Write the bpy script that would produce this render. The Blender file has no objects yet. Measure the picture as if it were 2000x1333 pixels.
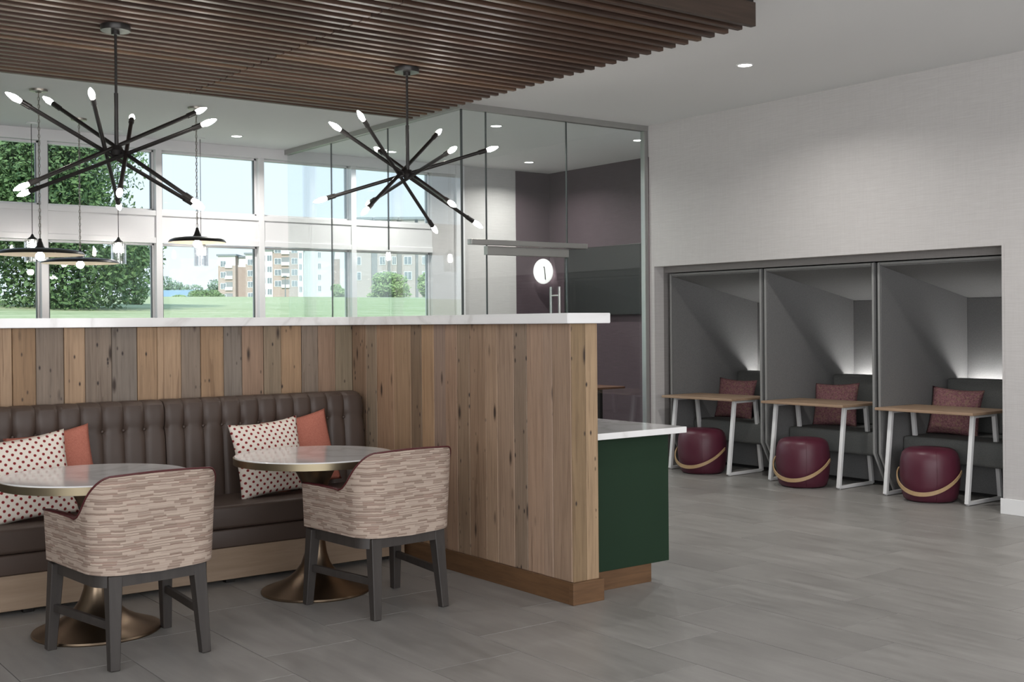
import bpy, bmesh, math, random
from mathutils import Vector, Matrix
random.seed(7)
C = bpy.context.scene.collection
SC = bpy.context.scene
PI = math.pi

# ---------------------------------------------------------------- camera
YAW, PIT, ROL, H = .644, -.004, .0085, 1.47
F = Vector((math.sin(YAW)*math.cos(PIT), math.cos(YAW)*math.cos(PIT), math.sin(PIT)))
R0 = Vector((math.cos(YAW), -math.sin(YAW), 0)); D0 = F.cross(R0)
c_, s_ = math.cos(ROL), math.sin(ROL)
RT = c_*R0 + s_*D0; DN = -s_*R0 + c_*D0
cam = bpy.data.cameras.new('camera'); camo = bpy.data.objects.new('camera', cam); C.objects.link(camo)
M = Matrix((RT, -DN, -F)).transposed().to_4x4(); M.translation = Vector((0, 0, H))
camo.matrix_world = M
cam.sensor_width = 36; cam.lens = 2293/2000*36
cam.shift_x = 0; cam.shift_y = -(666.5-640)/2000
cam.clip_end = 2000; cam.clip_start = .05
SC.camera = camo

# ---------------------------------------------------------------- world, sun, exposure
W = bpy.data.worlds.new('world'); SC.world = W; W.use_nodes = True
nt = W.node_tree; nt.nodes.clear()
out = nt.nodes.new('ShaderNodeOutputWorld'); bg = nt.nodes.new('ShaderNodeBackground')
tc = nt.nodes.new('ShaderNodeTexCoord'); sx = nt.nodes.new('ShaderNodeSeparateXYZ'); rp = nt.nodes.new('ShaderNodeValToRGB')
nt.links.new(tc.outputs['Generated'], sx.inputs[0]); nt.links.new(sx.outputs[2], rp.inputs[0])
rp.color_ramp.elements[0].position = 0.0; rp.color_ramp.elements[0].color = (.76, .85, .93, 1)
rp.color_ramp.elements[1].position = .6; rp.color_ramp.elements[1].color = (.42, .62, .88, 1)
nt.links.new(rp.outputs[0], bg.inputs[0]); bg.inputs[1].default_value = 1.2
nt.links.new(bg.outputs[0], out.inputs[0])
sun = bpy.data.lights.new('sun', 'SUN'); sun.energy = 3.7; sun.angle = .01; sun.color = (1, .96, .9)
suno = bpy.data.objects.new('sun', sun); C.objects.link(suno)
suno.rotation_euler = Vector((.5, .75, -.62)).to_track_quat('-Z', 'Y').to_euler()
SC.view_settings.view_transform = 'Standard'; SC.view_settings.look = 'None'
SC.view_settings.gamma = 1; SC.view_settings.exposure = 0.22; SC.view_settings.use_curve_mapping = False

def area(name, loc, size, power, direction, color=(1, 1, 1), shape='RECTANGLE', sy=None, spread=PI):
    l = bpy.data.lights.new(name, 'AREA'); l.shape = shape; l.size = size
    if sy: l.size_y = sy
    l.energy = power; l.color = color; l.spread = spread
    o = bpy.data.objects.new(name, l); C.objects.link(o); o.location = loc
    o.rotation_euler = Vector(direction).to_track_quat('-Z', 'Y').to_euler(); return o
# unseen fill lamps added behind and to the left of the camera
area('rear_fill', (1.4, -2.2, 1.9), 8.0, 290, (0.1, 1, .22), (.97, .98, 1), sy=2.4)
area('side_fill', (-2.4, .6, 1.9), 5.0, 130, (1, .1, .15), (.97, .98, 1), sy=2.4)
DOWN = [(6.912, 6.177), (6.97, 9.52), (8.80, 9.40), (8.88, 11.45), (7.01, 11.62), (5.09, 11.55), (6.91, 3.4), (6.91, .8)]  # last two are added out of view as fill, without a fixture
for x, y in DOWN:
    area('downlight_or_fill', (x, y, 3.425), .11, 22 if y < 8.7 else 26, (0, 0, -1), (1, .97, .93), 'DISK', spread=2.6)

# ---------------------------------------------------------------- helpers
def new(): return bmesh.new()
def merge(bm, t, mat=None):
    me = bpy.data.meshes.new('tmp'); t.to_mesh(me); t.free()
    if mat is not None: me.transform(mat)
    bm.from_mesh(me); bpy.data.meshes.remove(me)
def box(bm, x0, x1, y0, y1, z0, z1, bev=0, seg=2, mat=None):
    t = bmesh.new(); bmesh.ops.create_cube(t, size=1)
    for v in t.verts:
        v.co = Vector(((x0+x1)/2+v.co.x*(x1-x0), (y0+y1)/2+v.co.y*(y1-y0), (z0+z1)/2+v.co.z*(z1-z0)))
    if bev: bmesh.ops.bevel(t, geom=t.edges[:], offset=bev, segments=seg, profile=.5, affect='EDGES')
    merge(bm, t, mat); return bm
def lathe(bm, prof, n=32, cx=0, cy=0, cap=True, mat=None):
    t = bmesh.new(); rings = []
    for r, z in prof:
        if r < 1e-6: rings.append([t.verts.new((cx, cy, z))])
        else: rings.append([t.verts.new((cx+r*math.cos(2*PI*i/n), cy+r*math.sin(2*PI*i/n), z)) for i in range(n)])
    for a, b in zip(rings, rings[1:]):
        for i in range(n):
            j = (i+1) % n
            if len(a) == 1 and len(b) == 1: break
            if len(a) == 1: t.faces.new((a[0], b[j], b[i]))
            elif len(b) == 1: t.faces.new((a[i], a[j], b[0]))
            else: t.faces.new((a[i], a[j], b[j], b[i]))
    bmesh.ops.recalc_face_normals(t, faces=t.faces[:])
    merge(bm, t, mat); return bm
def tube(bm, pts, r, n=10, closed=False):
    pts = [Vector(p) for p in pts]; t = bmesh.new(); rings = []; m = len(pts)
    rr = r if isinstance(r, (list, tuple)) else [r]*m
    up = None
    for i, p in enumerate(pts):
        a = pts[(i-1) % m] if (closed or i > 0) else p; b = pts[(i+1) % m] if (closed or i < m-1) else p
        d = (b-a).normalized()
        if up is None:
            up = Vector((0, 0, 1)) if abs(d.z) < .9 else Vector((1, 0, 0))
        u = (up - d*up.dot(d)).normalized(); v = d.cross(u); up = u
        rings.append([t.verts.new(p+(u*math.cos(2*PI*k/n)+v*math.sin(2*PI*k/n))*rr[i]) for k in range(n)])
    for i in range(m if closed else m-1):
        a, b = rings[i], rings[(i+1) % m]
        for k in range(n): t.faces.new((a[k], a[(k+1) % n], b[(k+1) % n], b[k]))
    if not closed:
        t.faces.new(rings[0][::-1]); t.faces.new(rings[-1])
    bmesh.ops.recalc_face_normals(t, faces=t.faces[:])
    merge(bm, t); return bm
def bar(bm, a, b, wa, wb=None, da=None, db=None, side=(1, 0, 0)):
    """tapered square bar from a to b; w along side vector, d across"""
    a, b = Vector(a), Vector(b); wb = wb or wa; da = da or wa; db = db or wb
    s = Vector(side); dr = (b-a).normalized(); s = (s-dr*s.dot(dr)).normalized(); q = dr.cross(s)
    t = bmesh.new(); vs = []
    for p, w, d in ((a, wa, da), (b, wb, db)):
        for i, j in ((-1, -1), (1, -1), (1, 1), (-1, 1)): vs.append(t.verts.new(p+s*i*w/2+q*j*d/2))
    for f in ((3, 2, 1, 0), (4, 5, 6, 7), (0, 1, 5, 4), (1, 2, 6, 5), (2, 3, 7, 6), (3, 0, 4, 7)): t.faces.new([vs[k] for k in f])
    bmesh.ops.recalc_face_normals(t, faces=t.faces[:])
    bmesh.ops.bevel(t, geom=t.edges[:], offset=min(wa, wb, da, db)*.08, segments=1, affect='EDGES')
    merge(bm, t); return bm
def prism(bm, poly, axis, lo, hi, bev=0):
    """extrude 2D polygon; axis 'y': poly is (x,z)"""
    t = bmesh.new()
    def P(p, k): return {'y': (p[0], k, p[1]), 'x': (k, p[0], p[1]), 'z': (p[0], p[1], k)}[axis]
    a = [t.verts.new(P(p, lo)) for p in poly]; b = [t.verts.new(P(p, hi)) for p in poly]
    t.faces.new(a); t.faces.new(b[::-1])
    for i in range(len(poly)): t.faces.new((a[i], b[i], b[(i+1) % len(poly)], a[(i+1) % len(poly)]))
    bmesh.ops.recalc_face_normals(t, faces=t.faces[:])
    if bev: bmesh.ops.bevel(t, geom=t.edges[:], offset=bev, segments=2, affect='EDGES')
    merge(bm, t); return bm
def obj(name, bm, mat, parent=None, smooth=False, world=False, color=None):
    me = bpy.data.meshes.new(name)
    if world and parent is not None:
        base = Vector(parent.location)
        if parent.parent: base = base+Vector(parent.parent.location)
        for v in bm.verts: v.co -= base
    bm.to_mesh(me); bm.free()
    if smooth:
        for p in me.polygons: p.use_smooth = True
        if smooth == 'auto':
            me.set_sharp_from_angle(angle=math.radians(35))
    o = bpy.data.objects.new(name, me); C.objects.link(o)
    if mat: me.materials.append(mat)
    if parent: o.parent = parent
    if color: o.color = (*color, 1)
    return o
def tag(o, label, cat, group=None):
    o['label'] = label; o['category'] = cat
    if group: o['group'] = group
    return o
def thing(name, label, cat, loc=(0, 0, 0), rz=0, group=None):
    o = bpy.data.objects.new(name, None); C.objects.link(o); o.empty_display_size = .1
    o.location = loc; o.rotation_euler = (0, 0, rz); return tag(o, label, cat, group)
def struct(name, bm, mat, parent=None, smooth=False):
    o = obj(name, bm, mat, parent, smooth)
    if parent is None: o['kind'] = 'structure'
    return o
def sempty(name, loc=(0, 0, 0)):
    o = bpy.data.objects.new(name, None); C.objects.link(o); o.location = loc; o['kind'] = 'structure'; return o
def dup(root, loc, rz, label, group=None):
    r = root.copy(); C.objects.link(r); r.location = loc; r.rotation_euler = (0, 0, rz); r['label'] = label
    if group: r['group'] = group
    def rec(o, p):
        for ch in list(o.children):
            c = ch.copy(); C.objects.link(c); c.parent = p; rec(ch, c)
    rec(root, r); return r

# ---------------------------------------------------------------- materials
class N:
    def __init__(s, name):
        s.m = bpy.data.materials.new(name); s.m.use_nodes = True; s.t = s.m.node_tree
        s.b = s.t.nodes['Principled BSDF']; s.o = s.t.nodes['Material Output']
    def n(s, typ, **kw):
        q = s.t.nodes.new(typ)
        for k, v in kw.items(): setattr(q, k, v)
        return q
    def l(s, a, b): s.t.links.new(a, b)
    def val(s, sock, v):
        if hasattr(v, 'links') or hasattr(v, 'is_linked'): s.l(v, sock)
        else: sock.default_value = v
    def math(s, op, a, b=None, c=None):
        q = s.n('ShaderNodeMath', operation=op)
        for i, v in enumerate((a, b, c)):
            if v is not None: s.val(q.inputs[i], v)
        return q.outputs[0]
    def mix(s, f, a, b, mode='MIX'):
        q = s.n('ShaderNodeMix', data_type='RGBA', blend_type=mode)
        s.val(q.inputs[0], f)
        for i, v in ((6, a), (7, b)):
            if isinstance(v, tuple): q.inputs[i].default_value = (*v[:3], 1)
            else: s.l(v, q.inputs[i])
        return q.outputs[2]
    def coords(s, scale=(1, 1, 1), src='Object', rnd=False, loc=None):
        tc = s.n('ShaderNodeTexCoord'); mp = s.n('ShaderNodeMapping'); mp.inputs['Scale'].default_value = scale
        v = tc.outputs[src]
        if rnd:
            oi = s.n('ShaderNodeObjectInfo'); k = s.math('MULTIPLY', oi.outputs['Random'], 37.0)
            cb = s.n('ShaderNodeCombineXYZ'); s.l(k, cb.inputs[0]); s.l(k, cb.inputs[1]); s.l(k, cb.inputs[2])
            ad = s.n('ShaderNodeVectorMath', operation='ADD'); s.l(v, ad.inputs[0]); s.l(cb.outputs[0], ad.inputs[1]); v = ad.outputs[0]
        s.l(v, mp.inputs[0]); return mp.outputs[0]
    def noise(s, vec, scale=5, detail=4, rough=.55, dist=0):
        q = s.n('ShaderNodeTexNoise'); s.l(vec, q.inputs['Vector']); q.inputs['Scale'].default_value = scale
        q.inputs['Detail'].default_value = detail; q.inputs['Roughness'].default_value = rough; q.inputs['Distortion'].default_value = dist
        return q.outputs[0]
    def ramp(s, f, stops):
        q = s.n('ShaderNodeValToRGB'); s.l(f, q.inputs[0]); e = q.color_ramp.elements
        while len(e) < len(stops): e.new(.5)
        for el, (p, c) in zip(e, stops): el.position = p; el.color = (*c, 1) if len(c) == 3 else c
        return q.outputs[0]
    def bump(s, h, strength=.2, dist=.01):
        q = s.n('ShaderNodeBump'); s.l(h, q.inputs['Height']); q.inputs['Strength'].default_value = strength
        q.inputs['Distance'].default_value = dist; s.l(q.outputs[0], s.b.inputs['Normal'])
    def set(s, col=None, rough=.5, metal=0, spec=None, em=None, es=0, coat=0):
        if col is not None: s.val(s.b.inputs['Base Color'], (*col, 1) if isinstance(col, tuple) else col)
        s.val(s.b.inputs['Roughness'], rough); s.b.inputs['Metallic'].default_value = metal
        if spec is not None: s.b.inputs['Specular IOR Level'].default_value = spec
        if em: s.b.inputs['Emission Color'].default_value = (*em, 1); s.b.inputs['Emission Strength'].default_value = es
        if coat: s.b.inputs['Coat Weight'].default_value = coat
        return s.m
def plain(name, col, rough=.5, metal=0, var=.08, scale=6, **k):
    s = N(name); v = s.noise(s.coords(rnd=True), scale)
    c = s.mix(v, tuple(x*(1-var) for x in col), tuple(x*(1+var) for x in col)); return s.set(c, rough, metal, **k)
def emis(name, col, st):
    s = N(name); s.set((.9, .9, .9), .4, em=col, es=st); return s.m
def wallpaper(name, a, b):
    s = N(name); tcv = s.coords((4, 4, 150)); v = s.noise(tcv, 1.5, 5, .65)
    v2 = s.noise(s.coords((1, 1, 1)), 1.2, 3); v3 = s.noise(s.coords((60, 60, 4)), 1.5, 3)
    f = s.math('ADD', s.math('MULTIPLY', v, .75), s.math('MULTIPLY', v3, .25))
    c = s.ramp(f, [(.3, a), (.7, b)]); c = s.mix(s.math('MULTIPLY', v2, .25), c, tuple(x*.9 for x in a))
    s.bump(v, .25, .003); return s.set(c, .75, spec=.25)
def marble(name):
    s = N(name); vc = s.coords(); v = s.noise(vc, .8, 5, .5, 1.6)
    d = s.math('ABSOLUTE', s.math('SUBTRACT', v, .5))
    c = s.ramp(d, [(0, (.66, .65, .64)), (.035, (.76, .755, .75)), (.12, (.80, .795, .79))]); return s.set(c, .12, coat=.3)
def wood(name, a, b, sc=(1, 18, 18), rough=.5, rnd=True, objcol=False):
    s = N(name); v = s.noise(s.coords(sc, rnd=rnd), 2.2, 5, .6, .4)
    c = s.ramp(v, [(.25, a), (.75, b)])
    if objcol:
        oi = s.n('ShaderNodeObjectInfo'); c = s.mix(1.0, c, oi.outputs['Color'], 'MULTIPLY')
    s.bump(v, .1, .002); return s.set(c, rough)
def plank_mat():
    s = N('reclaimed_wood'); oi = s.n('ShaderNodeObjectInfo')
    g = s.noise(s.coords((30, 30, 1.3), rnd=True), 2.0, 6, .62, .5)
    g2 = s.noise(s.coords((90, 90, 2.2), rnd=True), 2.0, 3, .6)
    big = s.noise(s.coords((4, 4, 1.5), rnd=True), 1.3, 3)
    grain = s.ramp(s.math('ADD', s.math('MULTIPLY', g, .7), s.math('MULTIPLY', g2, .3)), [(.28, (.64, .61, .58)), (.5, (1.05, 1.04, 1.03)), (.72, (1.3, 1.29, 1.26))])
    st = s.noise(s.coords((22, 22, .9), rnd=True), 1.0, 3, .5, .8); stm = s.math('MULTIPLY', s.math('GREATER_THAN', st, .66), .45)
    c = s.mix(1.0, oi.outputs['Color'], grain, 'MULTIPLY')
    c = s.mix(s.math('MULTIPLY', s.math('SUBTRACT', big, .35), .9), c, s.mix(1.0, c, (.72, .66, .6), 'MULTIPLY'))
    c = s.mix(stm, c, s.mix(1.0, c, (.45, .38, .32), 'MULTIPLY'))
    # knots and nail holes
    for sc, thr, gate, dark in (((15, 15, 4.2), .13, .70, (.035, .02, .013)), ((34, 34, 15), .14, .84, (.02, .012, .01))):
        vv = s.n('ShaderNodeTexVoronoi'); s.l(s.coords(sc, rnd=True), vv.inputs['Vector']); vv.inputs['Scale'].default_value = 1
        sp = s.n('ShaderNodeSeparateColor'); s.l(vv.outputs['Color'], sp.inputs[0])
        k = s.n('ShaderNodeMapRange'); s.l(vv.outputs['Distance'], k.inputs[0]); k.inputs[1].default_value = thr*1.9; k.inputs[2].default_value = thr*.7
        gt = s.math('GREATER_THAN', sp.outputs[0], gate)
        c = s.mix(s.math('MULTIPLY', k.outputs[0], gt), c, dark)
    s.bump(g, .22, .003); return s.set(c, .62)
def tile_mat():
    s = N('floor_tile'); oi = s.n('ShaderNodeObjectInfo')
    v = s.noise(s.coords((7, 1.1, 1), rnd=True), 2.5, 6, .6, .3); w = s.noise(s.coords((1.6, .7, 1), rnd=True), 1.8, 4, .55)
    f = s.math('ADD', s.math('MULTIPLY', v, .55), s.math('MULTIPLY', w, .45))
    c = s.ramp(f, [(.3, (.185, .177, .166)), (.7, (.30, .288, .273))])
    k = s.math('ADD', s.math('MULTIPLY', oi.outputs['Random'], .1), .95)
    cb = s.n('ShaderNodeCombineXYZ'); [s.l(k, cb.inputs[i]) for i in range(3)]
    c = s.mix(1.0, c, cb.outputs[0], 'MULTIPLY')
    r = s.math('ADD', s.math('MULTIPLY', v, .15), .30); s.bump(v, .06, .002)
    return s.set(c, r, spec=.5)
def leather(name, col, rough=.38):
    s = N(name); v = s.noise(s.coords(rnd=True), 260, 3); w = s.noise(s.coords(rnd=True), 5, 3)
    c = s.mix(w, tuple(x*.85 for x in col), tuple(x*1.15 for x in col)); s.bump(v, .12, .0008); return s.set(c, rough, spec=.45)
def weave(name, a, b, sc=220, rough=.85, c3=None):
    s = N(name); v = s.noise(s.coords((1, 1, 3), rnd=True), sc/3, 3, .7); w = s.noise(s.coords((3, 3, 1), rnd=True), sc/3, 3, .7)
    f = s.math('MULTIPLY', s.math('ADD', v, w), .5)
    c = s.ramp(f, [(.38, a), (.62, b)])
    if c3:
        u = s.noise(s.coords(rnd=True), 45, 3); c = s.mix(s.math('MULTIPLY', s.math('GREATER_THAN', u, .56), .5), c, c3)
    s.bump(f, .35, .002); return s.set(c, rough, spec=.2)
def chair_fabric():
    s = N('striped_fabric'); tc = s.n('ShaderNodeTexCoord')
    wob = s.noise(s.coords((5, 1.5, 1), src='UV'), 3, 3)
    sp = s.n('ShaderNodeSeparateXYZ'); s.l(tc.outputs['UV'], sp.inputs[0])
    y = s.math('ADD', sp.outputs[1], s.math('MULTIPLY', wob, .012))
    # rows with changing dash offsets
    row = s.math('MULTIPLY', y, 92.0); fl = s.math('FLOOR', row); fr = s.math('FRACT', row)
    wn = s.n('ShaderNodeTexWhiteNoise', noise_dimensions='1D'); s.l(fl, wn.inputs['W'])
    u = s.math('ADD', s.math('MULTIPLY', sp.outputs[0], 17.0), s.math('MULTIPLY', wn.outputs[0], 9.0))
    cell = s.math('FLOOR', u); cb = s.n('ShaderNodeCombineXYZ'); s.l(cell, cb.inputs[0]); s.l(fl, cb.inputs[1])
    w2 = s.n('ShaderNodeTexWhiteNoise', noise_dimensions='2D'); s.l(cb.outputs[0], w2.inputs['Vector'])
    base = s.ramp(w2.outputs[0], [(0, (.42, .335, .275)), (.55, (.36, .285, .235)), (.62, (.24, .18, .145)), (1, (.29, .215, .175))])
    line = s.math('LESS_THAN', fr, .2)
    gate = s.math('GREATER_THAN', wn.outputs[0], .3)
    dark = s.ramp(w2.outputs[0], [(0, (.09, .055, .042)), (.8, (.15, .075, .06)), (1, (.28, .15, .12))])
    c = s.mix(s.math('MULTIPLY', s.math('MULTIPLY', line, gate), .8), base, dark)
    lite = s.math('GREATER_THAN', fr, .82); c = s.mix(s.math('MULTIPLY', lite, .45), c, (.52, .43, .36))
    s.bump(fr, .25, .0015); return s.set(c, .85, spec=.2)
def dots():
    s = N('polka_dot_fabric'); tc = s.n('ShaderNodeTexCoord'); sp = s.n('ShaderNodeSeparateXYZ'); s.l(tc.outputs['Object'], sp.inputs[0])
    v = s.math('MULTIPLY', sp.outputs[2], 1/.0235); fl = s.math('FLOOR', v)
    u = s.math('ADD', s.math('MULTIPLY', sp.outputs[0], 1/.0435), s.math('MULTIPLY', fl, .5))
    du = s.math('MULTIPLY', s.math('SUBTRACT', s.math('FRACT', u), .5), .0435); dv = s.math('MULTIPLY', s.math('SUBTRACT', s.math('FRACT', v), .5), .0235)
    d = s.math('SQRT', s.math('ADD', s.math('MULTIPLY', du, du), s.math('MULTIPLY', dv, dv)))
    n = s.noise(s.coords(), 150, 2); d = s.math('ADD', d, s.math('MULTIPLY', s.math('SUBTRACT', n, .5), .002))
    c = s.ramp(s.math('MULTIPLY', d, 50), [(.0, (.12, .015, .015)), (.30, (.25, .025, .028)), (.37, (.48, .18, .15)), (.43, (.74, .67, .59))])
    s.bump(s.noise(s.coords(), 400, 2), .2, .001); return s.set(c, .85, spec=.2)
def glass(name, tint=(.93, .97, .96), refl=1.0, mn=.04):
    s = N(name); s.t.nodes.remove(s.b)
    tr = s.n('ShaderNodeBsdfTransparent'); tr.inputs[0].default_value = (*tint, 1)
    gl = s.n('ShaderNodeBsdfGlossy'); gl.inputs['Roughness'].default_value = 0.0; gl.inputs[0].default_value = (1, 1, 1, 1)
    lw = s.n('ShaderNodeLayerWeight'); lw.inputs[0].default_value = .5
    f5 = s.math('POWER', lw.outputs['Facing'], 4.0); k = s.math('MULTIPLY', s.math('ADD', s.math('MULTIPLY', f5, 1-mn), mn), refl)
    mx = s.n('ShaderNodeMixShader'); s.l(k, mx.inputs[0]); s.l(tr.outputs[0], mx.inputs[1]); s.l(gl.outputs[0], mx.inputs[2])
    s.l(mx.outputs[0], s.o.inputs[0]); return s.m
def leafmat(name, a, b):
    s = N(name); oi = s.noise(s.coords(), 2.2, 3); wn = s.noise(s.coords(), 9, 2)
    f = s.math('ADD', s.math('MULTIPLY', oi, .6), s.math('MULTIPLY', wn, .4))
    c = s.ramp(f, [(.32, a), (.66, b)]); s.set(c, .6, spec=.2); return s.m
def brickwall(name, a, b):
    s = N(name); v = s.noise(s.coords((1, 1, 3)), 1.5, 3); return s.set(s.mix(v, a, b), .8)

MT = dict(
 wall=wallpaper('grey_wallcovering', (.455, .436, .43), (.555, .538, .53)),
 wall_shaded=wallpaper('shaded_wallcovering', (.20, .187, .182), (.27, .255, .248)),  # same wallcovering darkened, the niche's shade put into its colour
 plum=wallpaper('plum_wallcovering', (.06, .042, .05), (.10, .073, .085)),
 ceiling=plain('ceiling_paint', (.72, .72, .72), .8, var=.015, scale=1), white=plain('white_paint', (.72, .72, .72), .45, var=.02),
 frame=plain('window_frame', (.66, .655, .66), .5, var=.02),
 tile=tile_mat(), grout=plain('grout', (.055, .052, .05), .9), marble=marble('white_marble'),
 plank=plank_mat(), base=wood('stained_base', (.085, .042, .018), (.15, .078, .035), (2, 2, 22)),
 slat=wood('slat_wood', (.55, .52, .5), (1.1, 1.1, 1.1), (1, 16, 16), .46, objcol=True),
 black=plain('black_recess', (.012, .011, .011), .8), iron=plain('black_iron', (.022, .02, .019), .35, .4),
 green=plain('green_laminate', (.010, .028, .0135), .65, var=.05, spec=.25), leather=leather('brown_leather', (.060, .040, .031), .5),
 oak=wood('banquette_base_oak', (.21, .145, .095), (.29, .21, .145), (1, 14, 14)),
 brass=plain('antique_brass', (.22, .165, .115), .32, 1, var=.15, scale=3), brassedge=plain('brass_edge', (.32, .27, .18), .36, 1),
 chairf=chair_fabric(), burg=leather('burgundy_leather', (.075, .014, .016)), legw=wood('charcoal_wood', (.026, .022, .02), (.046, .039, .035), (12, 12, 1)),
 coral=weave('coral_linen', (.36, .12, .085), (.48, .18, .13), 300), dots=dots(),
 tweed=weave('maroon_tweed', (.11, .045, .055), (.32, .16, .17), 150, c3=(.26, .18, .12)),
 felt=weave('grey_felt', (.14, .14, .139), (.19, .19, .189), 260), felt2=weave('grey_seat_fabric', (.11, .114, .11), (.155, .16, .155), 300),
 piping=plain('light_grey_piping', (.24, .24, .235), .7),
 wmetal=plain('white_metal', (.70, .70, .70), .4), oaktop=wood('light_oak_top', (.26, .17, .11), (.38, .26, .17), (14, 1, 14)),
 stool=leather('burgundy_stool_leather', (.078, .014, .028), .42), bent=wood('bentwood', (.34, .22, .11), (.45, .31, .17), (3, 3, 3)),
 steel=plain('brushed_steel', (.42, .42, .41), .35, .9), alum=plain('aluminium', (.36, .36, .345), .45, .6), seal_and_shade=plain('dark_seal_and_shade', (.06, .07, .07), .4),
 glass=glass('clear_glass', (.94, .965, .96), 1.0), wglass=glass('window_glass', (.96, .975, .975), .45), pglass=glass('pendant_glass', (.88, .88, .88), 2.2),
 tv=plain('screen', (.012, .014, .014), .48, var=.02), tvf=plain('screen_frame', (.008, .008, .008), .4),
 bulb=emis('bulb_glow', (1, .94, .88), 110), led=emis('led_strip', (1, .98, .96), 40), dl=emis('downlight_glow', (1, .97, .93), 12),
 nickel=plain('nickel_chain', (.30, .28, .25), .35, .8), cream=plain('shade_inside', (.60, .52, .40), .5), wtop=wood('walnut_top', (.07, .03, .018), (.12, .055, .03), (1, 14, 14)),
)

# ---------------------------------------------------------------- setting: floor
fl = sempty('floor')
obj('grout_bed', box(new(), -3, 9.9, -3, 12.3, -.2, -.003), MT['grout'], fl)
TW, TL = .472, .945
stuff = new(); cache = {}
for k in range(-17, 14):
    xa = 3.638+k*TW; xb = xa+TW
    n0 = int((-3-3.86-.313*k)/TL)-1
    for n in range(n0, n0+20):
        ya = 3.86+.313*k+n*TL; yb = ya+TL
        if xb > 9.85: xb = 9.85
        if xb < -3 or xa > 9.85 or yb < -3 or ya > 12.25: continue
        g = .0018
        a, b, c, d = max(xa, -3)+g, xb-g, max(ya, -3)+g, min(yb, 12.25)-g
        if b-a < .02 or d-c < .02: continue
        fwd = .6*(a+b)/2+.8*(c+d)/2; lat = .8*(a+b)/2-.6*(c+d)/2
        vis = fwd > 3.6 and abs(lat) < .47*fwd+.6 and d < 8.75 and not (xb < 3.9 and ya > 6.35) and not (3.9 < xa < 4.7 and ya > 4.9) and xa < 9.0
        if vis and (b-a, d-c) != (0, 0):
            key = (round(b-a, 4), round(d-c, 4))
            if key not in cache:
                w, h = key; t = box(new(), -w/2, w/2, -h/2, h/2, -.012, 0, .0006, 1)
                me = bpy.data.meshes.new('tile'); t.to_mesh(me); t.free(); me.materials.append(MT['tile']); cache[key] = me
            o = bpy.data.objects.new('tile', cache[key]); C.objects.link(o); o.parent = fl; o.location = ((a+b)/2, (c+d)/2, 0)
        else:
            box(stuff, a, b, c, d, -.012, 0)
o = obj('tile_field', stuff, MT['tile'], fl); o['kind'] = 'stuff'

# ---------------------------------------------------------------- setting: ceiling and walls
CZ = 3.45; WX = 8.25; WY = 12.2
cb = box(new(), -3.2, 10, -3.2, 12.5, CZ, CZ+.2)
struct('ceiling', cb, MT['ceiling'])
# left, rear walls
struct('wall_left', box(new(), -3.2, -3, -3.2, 12.5, 0, CZ), MT['wall'])
struct('wall_rear', box(new(), -3.2, 8.4, -3.2, -3, 0, CZ), MT['wall'])
# right wall with the booth opening
OY0, OY1, OZ = 4.835, 8.595, 2.022
b = new(); box(b, WX, WX+.13, -3, OY0, 0, CZ); box(b, WX, WX+.13, OY0, OY1, OZ, CZ); box(b, WX, WX+.13, OY1, 8.66, 0, CZ)
struct('wall_right', b, MT['wall'])
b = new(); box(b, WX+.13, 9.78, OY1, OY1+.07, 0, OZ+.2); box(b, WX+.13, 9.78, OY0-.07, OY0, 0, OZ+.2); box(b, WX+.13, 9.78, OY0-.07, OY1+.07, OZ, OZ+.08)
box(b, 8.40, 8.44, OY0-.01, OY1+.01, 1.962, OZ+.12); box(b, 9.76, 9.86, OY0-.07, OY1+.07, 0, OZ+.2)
struct('wall_niche', b, MT['wall_shaded'])
b = new(); box(b, WX-.004, WX+.05, OY0-.006, OY0+.012, .12, OZ+.01)
struct('trim_1', b, MT['wall'])
struct('baseboard_right', box(new(), WX-.014, WX, -3, OY0+.03, 0, .118, .003), MT['white'])
# meeting room right wall (plum) and back wall
struct('wall_plum', box(new(), 9.8, 9.9, 8.6, 12.3, 0, CZ), MT['plum'])
wb = sempty('wall_back')
obj('plum_panel', box(new(), 9.235, 9.8, WY, WY+.1, 0, CZ), MT['plum'], wb)
obj('grey_panel', box(new(), 8.41, 9.235, WY, WY+.1, 0, CZ), MT['wall'], wb)
obj('pilaster', box(new(), 8.285, 8.41, WY-.03, WY+.1, 0, CZ, .003), MT['frame'], wb)
obj('pier', box(new(), 7.935, 8.285, WY, WY+.1, 0, CZ), MT['wall'], wb)
obj('head_band', box(new(), -3, 8.285, WY-.012, WY+.16, 3.335, CZ, .002), MT['frame'], wb)
obj('sill_wall', box(new(), -3, 7.935, WY, WY+.16, 0, .75), MT['wall'], wb)
obj('window_sill', box(new(), -3, 7.95, WY-.03, WY+.16, .75, .79, .004), MT['white'], wb)
b = box(new(), -3, 7.935, WY-.004, WY+.16, 2.36, 2.675, .002)
obj('transom_band', b, MT['frame'], wb)
obj('transom_trim', box(box(new(), -3, 7.935, WY-.016, WY+.02, 2.345, 2.405, .003), -3, 7.935, WY-.016, WY+.02, 2.635, 2.69, .003), MT['frame'], wb)
MX = [3.317+1.171*k for k in range(-5, 5)]
MX = [x for x in MX if x < 7.9]
for x in MX: obj('mullion', box(new(), x-.034, x+.034, WY-.02, WY+.15, .79, 3.335, .004), MT['frame'], wb)
ed = [-3.0]+MX+[7.96]; wi = 1
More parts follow.
